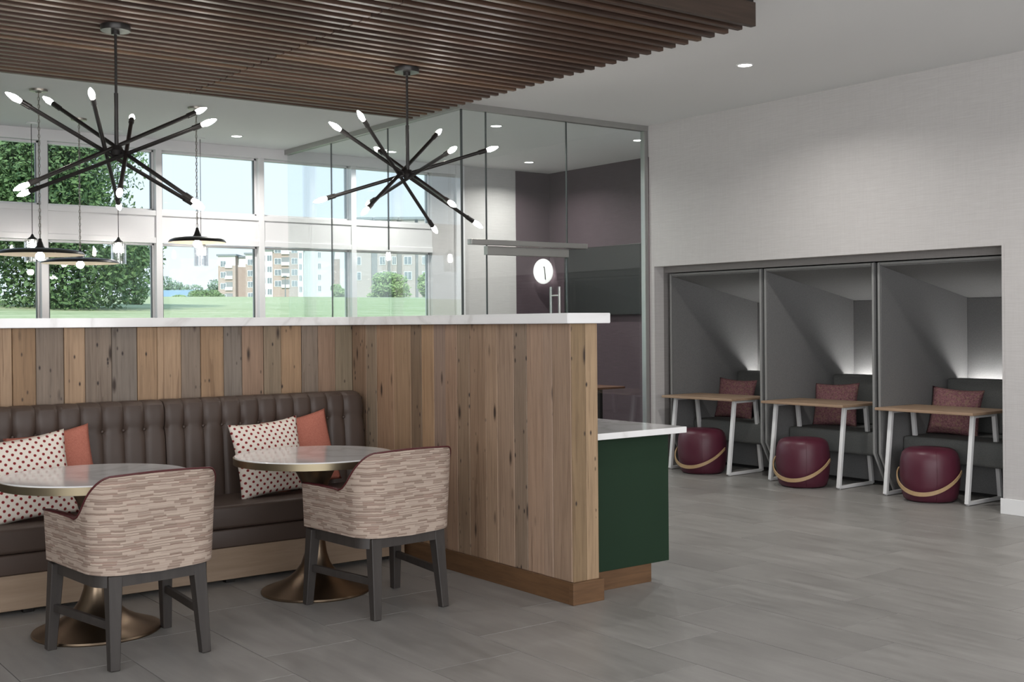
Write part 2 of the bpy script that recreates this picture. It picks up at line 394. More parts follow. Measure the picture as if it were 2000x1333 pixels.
for i in range(len(ed)-1):
    for z0, z1 in ((.79, 2.345), (2.69, 3.335)):
        xa, xb = ed[i]+.034, ed[i+1]-.034
        if i == 0: xa = -2.99
        f = new(); fw = .022; ya, yb = WY+.05, WY+.12
        for q in ((xa, xa+fw, z0, z1), (xb-fw, xb, z0, z1), (xa, xb, z0, z0+fw), (xa, xb, z1-fw, z1)):
            box(f, q[0], q[1], ya, yb, q[2], q[3], .002)
        o = struct('window_%d' % wi, f, MT['frame']); wi += 1
        obj('pane', box(new(), xa+fw, xb-fw, WY+.085, WY+.09, z0+fw, z1-fw), MT['wglass'], o)
        s = new(); box(s, xa+fw, xa+fw+.008, WY+.052, WY+.085, z0+fw, z1-fw); box(s, xb-fw-.008, xb-fw, WY+.052, WY+.085, z0+fw, z1-fw)
        obj('reveal_shade', s, MT['seal_and_shade'], o)  # dark strips paint the shadow side of the frame depth

# ---------------------------------------------------------------- glass meeting room walls
GX, GY = 5.98, 8.70
gw = sempty('wall_glass')
b = new(); box(b, GX-.035, 8.25, GY-.03, GY+.03, 3.395, CZ, .002); obj('header', b, MT['alum'], gw)
b = new(); box(b, GX-.035, GX+.03, GY+.03, WY-.01, 3.395, CZ, .002); obj('header', b, MT['alum'], gw)
obj('wall_channel', box(new(), 8.2, 8.25, GY-.03, GY+.03, 0, 3.395, .003), MT['steel'], gw)
for x0, x1, z0 in ((GX, 6.247, 0), (6.253, 7.197, 2.225), (7.203, 8.2, 0)):
    obj('pane', box(new(), x0, x1, GY-.006, GY+.006, z0, 3.395), MT['glass'], gw)
for y0, y1, z0 in ((GY+.01, 9.97, 0), (9.98, 11.14, 0), (11.147, WY-.03, 0)):
    obj('pane', box(new(), GX-.006, GX+.006, y0, y1, z0, 3.395), MT['glass'], gw)
for x in (6.25, 7.2): obj('joint', box(new(), x-.005, x+.005, GY-.007, GY+.007, 0 if x > 8 else 0, 3.395), MT['seal_and_shade'], gw)
for y, z0 in ((9.975, 2.2), (11.143, 0)): obj('joint', box(new(), GX-.007, GX+.007, y-.004, y+.004, z0, 3.395), MT['seal_and_shade'], gw)
obj('corner_joint', box(new(), GX-.008, GX+.008, GY-.008, GY+.008, 0, 3.395), MT['seal_and_shade'], gw)
d = obj('door_1', box(new(), 6.26, 7.19, GY-.004, GY+.008, .02, 2.16), MT['glass']); d['kind'] = 'structure'
obj('door_rail', box(new(), 6.24, 7.2, GY-.03, GY+.03, 2.092, 2.172, .003), MT['alum'], d)
obj('door_track', box(new(), 6.03, 7.4, GY-.075, GY-.01, 2.178, 2.226, .003), MT['steel'], d)
h = new(); tube(h, [(7.055, GY-.06, .95), (7.055, GY-.06, 1.81)], .013, 12); tube(h, [(7.055, GY+.07, .95), (7.055, GY+.07, 1.81)], .013, 12)
for z in (1.05, 1.725): tube(h, [(7.055, GY-.06, z), (7.055, GY+.07, z)], .008, 8)
obj('door_handle', h, MT['steel'], d, smooth='auto')

# ---------------------------------------------------------------- slatted ceiling
sl = thing('slatted_ceiling', 'dark brown slatted wood ceiling panel hanging over the banquette', 'ceiling panel', (2.8, 6.8, 3.25))
obj('backing_board', box(new(), 0, 5.43, 4.83, 8.78, 3.40, 3.435), MT['black'], sl, world=True)
cols = [(.092, .051, .034), (.072, .042, .029), (.112, .064, .038), (.080, .047, .034), (.064, .038, .028)]
for i in range(34):
    y = 4.885+i*.1145
    for xa, xb in ((0, 3.445), (3.449, 5.45)):
        m = box(new(), xa, xb, y, y+.042, 3.25, 3.345, .003, 1)
        o = obj('slat', m, MT['slat'], sl, world=True, color=random.choice(cols))
for xx in (.8, 2.4, 4.0, 5.2): obj('hanger_rail', box(new(), xx, xx+.04, 4.86, 8.76, 3.345, 3.40), MT['black'], sl, world=True)
o = obj('fascia_beam', box(new(), 0, 5.455, 4.785, 4.825, 3.25, 3.395, .002), MT['slat'], sl, world=True, color=(.052, .033, .023))
obj('bracket', box(new(), 5.36, 5.44, 4.79, 4.83, 3.385, 3.45), MT['iron'], sl, world=True)

# ---------------------------------------------------------------- downlights
spots = [(6.912, 6.177, 'white recessed downlight in the ceiling above the grey wall and booths'),
 (6.97, 9.52, 'recessed downlight inside the glass room, nearest its glass corner'),
 (8.80, 9.40, 'recessed downlight inside the glass room beside the booth wall'),
 (8.88, 11.45, 'recessed downlight inside the glass room over the plum corner'),
 (7.01, 11.62, 'recessed downlight inside the glass room near the windows'),
 (5.09, 11.55, 'recessed downlight in the ceiling outside the glass room near the windows')]
proto = None
for x, y, lab in spots:
    if not proto:
        proto = thing('recessed_downlight', lab, 'ceiling light', (x, y, CZ), 0, 'recessed downlights')
        obj('trim_ring', lathe(new(), [(.052, -.001), (.056, -.006), (.066, -.005), (.068, 0)], 32), MT['white'], proto, smooth=True)
        obj('lens', lathe(new(), [(0, -.003), (.053, -.003)], 32), MT['dl'], proto)
    else: dup(proto, (x, y, CZ), 0, lab)

# ---------------------------------------------------------------- plank partition
PX, PY = 3.905, 7.0
pt = thing('plank_partition', 'waist-to-eye-high corner partition clad in reclaimed wood planks with white marble cap', 'partition', (PX, PY, 0))
core = new(); box(core, .1, 4.06, PY+.02, PY+.16, 0, 1.464); box(core, PX+.02, 4.06, 4.712, PY+.1, 0, 1.464)
obj('core', core, MT['base'], pt, world=True)
tan, lt, gr, rd, gy, dk, gd = (.30, .195, .115), (.335, .225, .14), (.20, .155, .12), (.265, .175, .12), (.175, .145, .12), (.165, .115, .075), (.29, .20, .10)
bx = [.1, .33, .55, .75, .98, 1.18, 1.36, 1.52, 1.655, 1.723, 1.851, 2.007, 2.127, 2.282, 2.435, 2.557, 2.708, 2.833, 2.984, 3.108, 3.256, 3.378, 3.524, 3.644, 3.774, 3.905]
bc = [tan, gr, lt, gy, tan, rd, gr, lt, lt, (.25, .155, .085), gr, lt, gr, gy, tan, lt, gr, tan, gy, rd, (.23, .175, .12), tan, gr, rd, (.215, .17, .115), dk]
for i in range(len(bx)-1):
    k = (i*37 % 11)/11*.006
    obj('plank', box(new(), bx[i]+.0012, bx[i+1]-.0012, PY-.004+k, PY+.02, .115, 1.463, .0028, 1), MT['plank'], pt, world=True, color=bc[i])
by = [6.998, 6.812, 6.678, 6.465, 6.261, 6.136, 5.998, 5.868, 5.743, 5.616, 5.452, 5.343, 5.19, 5.073, 4.925, 4.847, 4.694]
rc = [(.27, .18, .12), (.23, .175, .125), (.28, .18, .115), lt, dk, tan, (.28, .2, .155), rd, (.215, .15, .10), (.285, .19, .125), (.29, .20, .135), (.265, .185, .13), (.245, .18, .13), (.30, .205, .145), (.285, .20, .145), (.31, .215, .15)]
rc = [tuple(v*(1.12 if i % 3 else .92) for v in c) for i, c in enumerate(rc)]
for i in range(len(by)-1):
    k = (i*29 % 7)/7*.005
    obj('plank', box(new(), PX-.004+k, PX+.02, by[i+1]+.001, by[i]-.001, .115, 1.463, .0028, 1), MT['plank'], pt, world=True, color=rc[i])
for xa, xb, cc in ((PX+.001, 3.999, (.20, .135, .075)), (4.001, 4.083, (.31, .215, .13))):
    obj('plank', box(new(), xa, xb, 4.69, 4.712, .115, 1.463, .0015, 1), MT['plank'], pt, world=True, color=cc)
b = new(); box(b, .1, 4.09, PY-.018, PY+.02, 0, .115, .002); obj('base_board', b, MT['base'], pt, world=True)
b = new(); box(b, PX-.016, PX+.01, 4.69, PY-.018, 0, .115, .002); obj('base_board', b, MT['base'], pt, world=True)
b = new(); box(b, PX-.018, 4.10, 4.668, 4.702, 0, .115, .002); obj('base_board', b, MT['base'], pt, world=True)
cp = prism(new(), [(.1, PY-.055), (PX-.055, PY-.055), (PX-.055, 4.652), (4.145, 4.652), (4.145, PY+.23), (.1, PY+.23)], 'z', 1.464, 1.518, .003)
tag(obj('marble_cap', cp, MT['marble']), 'long white marble ledge capping the top of the plank partition', 'ledge')

# ---------------------------------------------------------------- green cabinet and counter
cb = thing('green_cabinet', 'dark green base cabinet behind the end of the plank partition', 'cabinet', (4.41, 5.9, 0))
obj('body', box(new(), 4.062, 4.735, 4.83, 7.0, .105, .836, .002), MT['green'], cb, world=True)
obj('toe_kick', box(new(), 4.062, 4.60, 4.835, 6.95, 0, .105, .001), MT['base'], cb, world=True)
tag(obj('countertop', box(new(), 4.086, 4.80, 4.745, 7.02, .836, .871, .003), MT['marble']), 'white marble countertop lying on the dark green cabinet', 'countertop')

# ---------------------------------------------------------------- banquette
bq = thing('banquette', 'long dark brown channel-tufted leather banquette along the plank partition', 'banquette', (2.0, 6.6, 0))
BX0, BX1 = .12, 3.872
obj('wood_plinth', box(new(), BX0, BX1, 6.30, 6.93, .025, .205, .002), MT['oak'], bq, world=True)
for x in (.6, 1.6, 2.7, 3.72): obj('glide', box(new(), x, x+.05, 6.33, 6.38, 0, .03), MT['iron'], bq, world=True)
for xa, xb in ((BX0, 2.513), (2.518, BX1)):
    obj('seat_band', box(new(), xa, xb, 6.285, 6.93, .207, .312, .01, 3), MT['leather'], bq, smooth='auto', world=True)
    obj('seat_cushion', box(new(), xa, xb, 6.278, 6.78, .314, .448, .022, 4), MT['leather'], bq, smooth='auto', world=True)
def backrest(xs, end):
    # outline (y, z) running from the seat, up the front, over the top, down the back
    pr = [(6.735, .43), (6.738, .52), (6.745, .62), (6.753, .72), (6.76, .80), (6.763, .84), (6.765, .866), (6.767, .892), (6.769, .93), (6.772, .97), (6.783, 1.0), (6.805, 1.019), (6.85, 1.026), (6.90, 1.024), (6.93, 1.01), (6.94, .97), (6.94, .43)]
    bm = bmesh.new(); rows = []; NS = 10
    for ci in range(len(xs)-1):
        for k in range(NS+(1 if ci == len(xs)-2 else 0)):
            t = k/NS; x = xs[ci]+(xs[ci+1]-xs[ci])*t
            p = (1-abs(2*t-1)**6)
            row = []
            for j, (y, z) in enumerate(pr):
                push = .015*p if j < 11 else (.010*p if j < 13 else 0)
                dz = .006*p if 10 <= j <= 13 else 0
                d = math.exp(-((z-.866)/.022)**2) if j < 10 else 0
                sd = min(t, 1-t)*(xs[ci+1]-xs[ci])
                pin = d*(.016*math.exp(-(sd/.02)**2)+.007)
                e = 0
                if end and ci == len(xs)-2 and t > .6: e = ((t-.6)/.4)**2*.03
                row.append(bm.verts.new((x, y-push+pin+(e if j < 12 else 0), z+dz-(e if j > 8 and j < 14 else 0))))
            rows.append(row)
    for a, b in zip(rows, rows[1:]):
        for j in range(len(pr)-1): bm.faces.new((a[j], a[j+1], b[j+1], b[j]))
    bm.faces.new(rows[0][::-1]); bm.faces.new(rows[-1])
    bmesh.ops.recalc_face_normals(bm, faces=bm.faces[:]); return bm
s1 = [2.516-.1215*i for i in range(20, -1, -1)]; s1 = [x for x in s1 if x > BX0]; s1[-1] = 2.513
s2 = [2.518]+[2.634+.1195*i for i in range(0, 10)]+[3.866]
obj('backrest', backrest(s1, False), MT['leather'], bq, smooth='auto', world=True)
obj('backrest', backrest(s2, True), MT['leather'], bq, smooth='auto', world=True)
bt = None
for x in s1[1:-1]+s2[1:-1]:
    if bt is None:
        bt = obj('button', lathe(new(), [(0, -.008), (.006, -.007), (.010, -.003), (.010, .002), (0, .003)], 12, mat=Matrix.Rotation(-PI/2, 4, 'X')), MT['leather'], bq, smooth=True)
        q = bt
    else: q = bt.copy(); C.objects.link(q); q.parent = bq
    q.location = (x-2.0, 6.776-6.6, .866)

# ---------------------------------------------------------------- bistro tables
def make_table(loc, label):
    t = thing('bistro_table', label, 'table', loc, 0, 'round marble bistro tables')
    obj('marble_top', lathe(new(), [(0, .728), (.43, .728), (.436, .731), (.436, .752), (.432, .756), (0, .756)], 72), MT['marble'], t, smooth='auto')
    obj('edge_band', lathe(new(), [(.43, .712), (.441, .714), (.441, .750), (.4365, .750), (.4365, .716), (.43, .712)], 72), MT['brassedge'], t, smooth='auto')
    obj('underside', lathe(new(), [(0, .712), (.43, .712), (.43, .728), (0, .728)], 48), MT['iron'], t)
    pr = [(0, 0), (.296, 0), (.30, .006), (.296, .014), (.25, .030), (.20, .050), (.15, .078), (.11, .112), (.080, .155), (.062, .21), (.052, .28), (.048, .36), (.050, .45), (.058, .53), (.075, .60), (.105, .66), (.15, .70), (.18, .712), (0, .712)]
    obj('tulip_base', lathe(new(), pr, 64), MT['brass'], t, smooth='auto')
    return t
t1 = make_table((1.79, 5.74, 0), 'round marble bistro table at the left, behind the nearer armchair')
dup(t1, (3.013, 5.835, 0), .4, 'round marble bistro table nearest the plank partition corner')

# ---------------------------------------------------------------- armchairs
def shell_path(hw, yb, yf, r, n=10):
    pts = []
    for k in range(12): pts.append((hw, yf+(yb+r-yf)*k/12))
    for k in range(n): a = PI/2*k/n; pts.append((hw-r+r*math.cos(a), yb+r-r*math.sin(a)))
    for k in range(12): pts.append((hw-r-(2*hw-2*r)*k/12, yb))
    for k in range(n): a = PI/2*k/n; pts.append((-hw+r-r*math.sin(a), yb+r-r*math.cos(a)))
    for k in range(13): pts.append((-hw, yb+r+(yf-yb-r)*k/12))
    return pts
def make_chair(loc, rz, label):
    t = thing('armchair', label, 'armchair', loc, rz, 'patterned armchairs')
    HW, YB, YF, R = .289, -.297, .262, .12; TH = .052
    po = shell_path(HW, YB, YF, R); pi = shell_path(HW-TH, YB+TH, YF-.005, R-TH*.7)
    # arc length from the back centre
    L = [0]
    for a, b in zip(po, po[1:]): L.append(L[-1]+math.hypot(b[0]-a[0], b[1]-a[1]))
    mid = L[-1]/2; sA, sB = .215, .475
    def top(s):
        s = abs(s-mid)
        if s < sA: return .842-.006*(s/sA)**2
        if s > sB: return .642+.004*math.sin((s-sB)*9)
        q = (s-sA)/(sB-sA); q = q*q*(3-2*q); return .836+(.638-.836)*q
    def bot(s):
        s = abs(s-mid); return .398+.012*min(1, s/.3)
    NZ = 14; lean = .02
    bm = bmesh.new(); uv = bm.loops.layers.uv.new('UVMap'); G = []
    for i, (x, y) in enumerate(po):
        z0, z1 = bot(L[i]), top(L[i]); col = []
        for k in range(NZ+1):
            f = k/NZ; z = z0+(z1-.004-z0)*f; fl_ = 1+.035*f
            col.append((bm.verts.new((x*fl_, y-(lean*f if y < 0 else 0), z)), L[i], z))
        G.append(col)
    def face(vs):
        f = bm.faces.new([v[0] for v in vs])
        for lp, v in zip(f.loops, vs): lp[uv].uv = (v[1], v[2])
    for a, b in zip(G, G[1:]):
        for k in range(NZ): face((a[k], b[k], b[k+1], a[k+1]))
    bmesh.ops.recalc_face_normals(bm, faces=bm.faces[:])
    obj('outer_shell', bm, MT['chairf'], t, smooth=True)
    # inner lining with rolled top and front lips
    bm = bmesh.new(); G = []
    for i, ((xo, yo), (xi, yi)) in enumerate(zip(po, pi)):
        z1 = top(L[i]); z0 = bot(L[i]); fo = 1.035; ly = lean if yo < 0 else 0
        xo2, yo2, xi2, yi2 = xo*fo, yo-ly, xi*fo, yi-ly
        col = [(xo2, yo2, z1-.006), (xo2*.998, yo2*.998, z1-.003), (xo2+(xi2-xo2)*.25, yo2+(yi2-yo2)*.25, z1-.001), (xo2+(xi2-xo2)*.6, yo2+(yi2-yo2)*.6, z1-.003), (xi2, yi2, z1-.012), (xi2, yi2, z1-.06), (xi, yi, .46), (xi, yi, z0+.004), (xo, yo, z0)]
        G.append([bm.verts.new(c) for c in col])
    for a, b in zip(G, G[1:]):
        for k in range(8): bm.faces.new((a[k], a[k+1], b[k+1], b[k]))
    for g in (G[0], G[-1]): bm.faces.new(g)
    bmesh.ops.recalc_face_normals(bm, faces=bm.faces[:])
    obj('inner_lining', bm, MT['burg'], t, smooth='auto')
    pp = []
    for i, (x, y) in enumerate(po): pp.append((x*1.037, (y-(lean if y < 0 else 0))*1.003, top(L[i])-.004))
    obj('piping', tube(new(), pp, .0045, 8), MT['burg'], t, smooth=True)
    obj('seat_cushion', box(new(), -.24, .24, -.235, .27, .405, .475, .022, 4), MT['burg'], t, smooth='auto')
    ap = shell_path(HW-.022, YB+.022, YF-.02, R-.02); ai = shell_path(HW-.052, YB+.052, YF-.02, R-.05)
    bm = bmesh.new(); G = []
    for (xo, yo), (xi, yi) in zip(ap, ai): G.append([bm.verts.new(c) for c in ((xo, yo, .352), (xo, yo, .405), (xi, yi, .405), (xi, yi, .352))])
    for a, b in zip(G, G[1:]):
        for k in range(4): bm.faces.new((a[k], a[(k+1) % 4], b[(k+1) % 4], b[k]))
    bm.faces.new(G[0]); bm.faces.new(G[-1][::-1]); bmesh.ops.recalc_face_normals(bm, faces=bm.faces[:])
    box(bm, -.27, .27, YF-.06, YF-.022, .352, .405)
    obj('seat_frame', bm, MT['legw'], t, smooth='auto')
    fx, bx_ = .268, .212
    for s in (-1, 1):
        obj('leg', bar(new(), (s*.195, -.245, .40), (s*bx_, -.282, 0), .062, .042), MT['legw'], t)
        obj('leg', bar(new(), (s*.262, .215, .40), (s*.280, .245, 0), .058, .042), MT['legw'], t)
        obj('stretcher', bar(new(), (s*.205, -.262, .185), (s*.271, .232, .195), .022, .022, .036, .036), MT['legw'], t)
    return t
ch = make_chair((1.8165, 5.318, 0), math.radians(5.3), 'patterned tub armchair at the left bistro table, its back to the viewer')
dup(ch, (3.13, 5.355, 0), math.radians(4.2), 'patterned tub armchair at the bistro table nearest the plank partition corner')

# ---------------------------------------------------------------- cushions
def pillow(name, w, h, th, mat, label, loc, rot, group, seed=0, sag=.0):
    rnd = random.Random(seed); bm = bmesh.new(); n = 22
    def pt(i, j, s):
        u = -1+2*i/n; v = -1+2*j/n
        px = u*(1-.075*(1-v*v)); pz = v*(1-.085*(1-u*u))
        e = max(0, (1-abs(u)**2.6))**.62*max(0, (1-abs(v)**2.6))**.62
        wob = .04*math.sin(u*5+seed)*math.sin(v*4+seed*2)*e
        return (px*w/2, s*(th/2)*(e+wob)*(1.0 if v < 0 else 1-.12*v), pz*h/2)
    f = [[bm.verts.new(pt(i, j, -1)) for j in range(n+1)] for i in range(n+1)]
    b = [[(f[i][j] if i in (0, n) or j in (0, n) else bm.verts.new(pt(i, j, 1))) for j in range(n+1)] for i in range(n+1)]
    for i in range(n):
        for j in range(n):
            bm.faces.new((f[i][j], f[i+1][j], f[i+1][j+1], f[i][j+1])); bm.faces.new((b[i][j+1], b[i+1][j+1], b[i+1][j], b[i][j]))
    bmesh.ops.recalc_face_normals(bm, faces=bm.faces[:])
    o = tag(obj(name, bm, mat, smooth=True), label, 'cushion', group)
    o.location = loc; o.rotation_euler = rot; return o
r_ = math.radians
pillow('cushion', .50, .46, .13, MT['dots'], 'white cushion with red dots on the banquette behind the left table', (1.65, 6.50, .668), (r_(-14), r_(-6), r_(0)), 'dotted cushions', 1)
pillow('cushion', .46, .46, .12, MT['coral'], 'coral red cushion behind the dotted cushion at the left', (1.85, 6.648, .675), (r_(-12), r_(-7), r_(2)), 'coral cushions', 2)
pillow('cushion', .46, .46, .13, MT['dots'], 'white cushion with red dots on the banquette behind the right table', (3.065, 6.52, .672), (r_(-14), r_(-4), r_(3)), 'dotted cushions', 3)
pillow('cushion', .46, .46, .12, MT['coral'], 'coral red cushion behind the dotted cushion near the partition corner', (3.345, 6.65, .68), (r_(-12), r_(-8), r_(4)), 'coral cushions', 4)

# ---------------------------------------------------------------- booths
def make_booth(yc, label):
    hw = .607; TH = .034; x0 = 8.42
    t = thing('acoustic_booth', label, 'booth', (9.05, yc, 0), 0, 'acoustic booths')
    poly = [(x0-9.05, 1.957), (x0-9.05, .34), (x0+.19-9.05, .0), (9.74-9.05, 0), (9.74-9.05, 1.69)]
    for s in (-1, 1):
        a, b_ = (hw-TH, hw) if s > 0 else (-hw, -hw+TH)
        obj('side_panel', prism(new(), poly, 'y', a, b_, .008), MT['felt'], t, smooth='auto')
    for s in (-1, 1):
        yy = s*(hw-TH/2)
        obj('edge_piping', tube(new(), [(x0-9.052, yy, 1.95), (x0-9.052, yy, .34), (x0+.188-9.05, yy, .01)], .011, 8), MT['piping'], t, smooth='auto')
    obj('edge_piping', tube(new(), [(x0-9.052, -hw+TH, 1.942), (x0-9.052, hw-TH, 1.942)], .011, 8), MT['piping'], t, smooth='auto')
    rf = [(x0-9.05, 1.955), (9.74-9.05, 1.688), (9.74-9.05, 1.655), (x0-9.05, 1.922)]
    obj('roof_panel', prism(new(), rf, 'y', -hw+TH, hw-TH, .006), MT['felt'], t, smooth='auto')
    obj('back_panel', box(new(), 9.70-9.05, 9.74-9.05, -hw+TH, hw-TH, 0, 1.66, .004), MT['felt'], t)
    iw = hw-TH-.003
    obj('seat_base', box(new(), 8.90-9.05, 9.66-9.05, -iw, iw, 0.03, .27, .004), MT['felt'], t)
    obj('plinth', box(new(), 8.93-9.05, 9.6-9.05, -iw+.02, iw-.02, 0, .03), MT['black'], t)
    obj('seat_cushion', box(new(), 8.70-9.05, 9.42-9.05, -iw, iw, .27, .475, .03, 4), MT['felt2'], t, smooth='auto')
    obj('backrest', box(new(), 9.36-9.05, 9.56-9.05, -iw, iw, .475, .942, .025, 4), MT['felt2'], t, smooth='auto')
    obj('light_strip', box(new(), 9.60-9.05, 9.64-9.05, -iw+.03, iw-.03, .86, .872), MT['led'], t)
    return t
bts = [('grey felt booth on the right, nearest the white baseboard', 5.467), ('grey felt booth in the middle of the three', 6.705), ('grey felt booth on the left, nearest the glass room', 7.943)]
b0 = make_booth(bts[0][1], bts[0][0])
for lab, yc in bts[1:]: dup(b0, (9.05, yc, 0), 0, lab)
obj_labels = ['maroon tweed cushion in the right booth', 'maroon tweed cushion in the middle booth', 'maroon tweed cushion in the left booth']
pillow('cushion', .47, .42, .14, MT['tweed'], obj_labels[0], (9.12, 5.80, .668), (r_(-12), r_(3), r_(-84)), 'tweed cushions', 5)
pillow('cushion', .47, .42, .14, MT['tweed'], obj_labels[1], (9.11, 7.045, .668), (r_(-12), r_(-2), r_(-82)), 'tweed cushions', 6)
pillow('cushion', .47, .42, .14, MT['tweed'], obj_labels[2], (9.09, 8.285, .668), (r_(-12), r_(2), r_(-84)), 'tweed cushions', 7)

# laptop tables (local x = room x, local y = room y)
def make_desk(loc, rz, label):
    t = thing('laptop_table', label, 'table', loc, rz, 'small booth tables')
    obj('table_top', box(new(), -.285, .285, -.445, .445, .712, .735, .004), MT['oaktop'], t)
    for s in (-1, 1):
        y = s*.37
        for k in (-1, 1):
            obj('leg', bar(new(), (k*.155, y, .712), (k*.245, y, .012), .034, .034), MT['wmetal'], t)
        obj('foot_bar', bar(new(), (-.245, y, .018), (.245, y, .018), .028, side=(0, 1, 0)), MT['wmetal'], t)
        obj('top_bar', bar(new(), (-.165, y, .698), (.165, y, .698), .026, side=(0, 1, 0)), MT['wmetal'], t)
        for k in (-1, 1): obj('glide', lathe(new(), [(0, 0), (.012, 0), (.012, .01), (0, .01)], 10, k*.23, y), MT['steel'], t)
    return t
d0 = make_desk((8.615, 5.60, 0), r_(1), 'small wooden table with white frame at the right booth')
dup(d0, (8.59, 6.815, 0), r_(2), 'small wooden table with white frame at the middle booth')
dup(d0, (8.52, 8.035, 0), r_(3), 'small wooden table with white frame at the left booth')

def make_stool(loc, rz, label):
    t = thing('stool', label, 'stool', loc, rz, 'burgundy leather stools')
    pr = [(0, .006), (.19, .006), (.205, .02), (.218, .06), (.229, .13), (.235, .20), (.234, .28), (.228, .34), (.215, .385), (.195, .41), (.165, .424), (.09, .430), (0, .431)]
    obj('seat_body', lathe(new(), pr, 64), MT['stool'], t, smooth=True)
    obj('base_disc', lathe(new(), [(0, 0), (.185, 0), (.185, .008), (0, .008)], 40), MT['iron'], t)
    for a in range(4):
        al = a*PI/2+.5
        obj('seam', tube(new(), [(r*1.002*math.cos(al), r*1.002*math.sin(al), z) for r, z in pr[2:10]], .0016, 6), MT['stool'], t, smooth=True)
    # bentwood hoop handle hanging round the front
    bm = bmesh.new(); n = 40; G = []
    for i in range(n+1):
        a = PI*i/n; ca, sa = math.cos(a), math.sin(a)
        rad = .243+.022*sa; cx, cy = rad*ca, -(rad+.012*sa)*sa; z = .245-.165*sa**1.25
        nx, ny = ca, -sa; w = .016*(.75+.25*sa)
        G.append([bm.verts.new((cx+nx*o_, cy+ny*o_, z+k)) for o_, k in ((0, -w), (.009, -w), (.009, w), (0, w))])
    for p, q in zip(G, G[1:]):
        for k in range(4): bm.faces.new((p[k], p[(k+1) % 4], q[(k+1) % 4], q[k]))
    bm.faces.new(G[0]); bm.faces.new(G[-1][::-1]); bmesh.ops.recalc_face_normals(bm, faces=bm.faces[:])
    obj('handle', bm, MT['bent'], t, smooth='auto')
    for s in (-1, 1): obj('pivot', lathe(new(), [(0, 0), (.007, 0), (.007, .012), (0, .012)], 10, mat=Matrix.Translation((s*.24, 0, .245)) @ Matrix.Rotation(s*PI/2, 4, 'Y')), MT['iron'], t)
    return t
s0 = make_stool((8.43, 5.59, 0), r_(-72), 'round burgundy leather stool at the right booth table')
dup(s0, (8.31, 6.785, 0), r_(-72), 'round burgundy leather stool at the middle booth table')
dup(s0, (8.32, 8.02, 0), r_(-75), 'round burgundy leather stool at the left booth table')

# ---------------------------------------------------------------- chandeliers
def make_chandelier(hub, rods, label):
    hx, hy, hz = hub
    t = thing('chandelier', label, 'chandelier', (hx, hy, 3.25), 0, 'starburst chandeliers')
    obj('canopy', lathe(new(), [(0, -.033), (.084, -.033), (.086, -.030), (.086, 0), (0, 0)], 40), MT['iron'], t, smooth='auto')
    d = new(); tube(d, [(0, 0, -.03), (0, 0, -.40)], .0085, 10); tube(d, [(0, 0, -.40), (0, 0, hz-3.25)], .0125, 12); lathe(d, [(0, -.055), (.025, -.055), (.025, -.033), (0, -.033)], 16)
    obj('down_rod', d, MT['iron'], t, smooth='auto')
    hb = new(); lathe(hb, [(0, -.03), (.028, -.028), (.04, 0), (.028, .03), (0, .034)], 16, mat=Matrix.Translation((0, 0, hz-3.25)))
    obj('hub', hb, MT['iron'], t, smooth='auto')
    o0 = Vector((hx, hy, 3.25)); bulbs = []
    for a, b in rods:
        a, b = Vector(a)-o0, Vector(b)-o0; dr = (b-a).normalized()
        ra, rb = a+dr*.055, b-dr*.055
        m = new(); tube(m, [ra+dr*.05, rb-dr*.05], .0125, 10)
        tube(m, [ra, ra+dr*.062], .0165, 12); tube(m, [rb-dr*.062, rb], .0165, 12)
        obj('rod', m, MT['iron'], t, smooth='auto')
        for p, q in ((ra, -dr), (rb, dr)):
            m = new(); mt = Matrix.Translation(p) @ q.to_track_quat('Z', 'Y').to_matrix().to_4x4()
            lathe(m, [(0, -.004), (.011, 0), (.014, .01), (.0175, .03), (.0165, .05), (.011, .075), (.004, .093), (0, .096)], 16, mat=mt)
            obj('bulb', m, MT['bulb'], t, smooth=True)
    return t
make_chandelier((2.312, 6.965, 2.51), [
 ((1.695, 6.838, 2.745), (2.881, 7.128, 2.218)), ((2.049, 7.44, 2.858), (2.617, 6.459, 2.163)), ((2.004, 6.443, 2.738), (2.523, 7.56, 2.236)),
 ((2.582, 7.473, 2.812), (2.133, 6.389, 2.187)), ((2.894, 7.095, 2.83), (1.73, 6.836, 2.241)), ((2.69, 6.468, 2.647), (1.91, 7.48, 2.278))],
 'black starburst chandelier at the left, larger in view')
make_chandelier((4.335, 6.968, 2.51), [
 ((3.757, 6.961, 2.795), (4.937, 6.969, 2.182)), ((3.808, 6.7, 2.834), (4.782, 7.308, 2.162)), ((4.433, 7.56, 2.768), (4.293, 6.346, 2.243)),
 ((4.805, 7.277, 2.893), (3.83, 6.697, 2.198)), ((4.283, 6.319, 2.602), (4.395, 7.623, 2.366)), ((4.953, 6.804, 2.721), (3.732, 7.133, 2.308))],
 'black starburst chandelier hanging in front of the glass room')

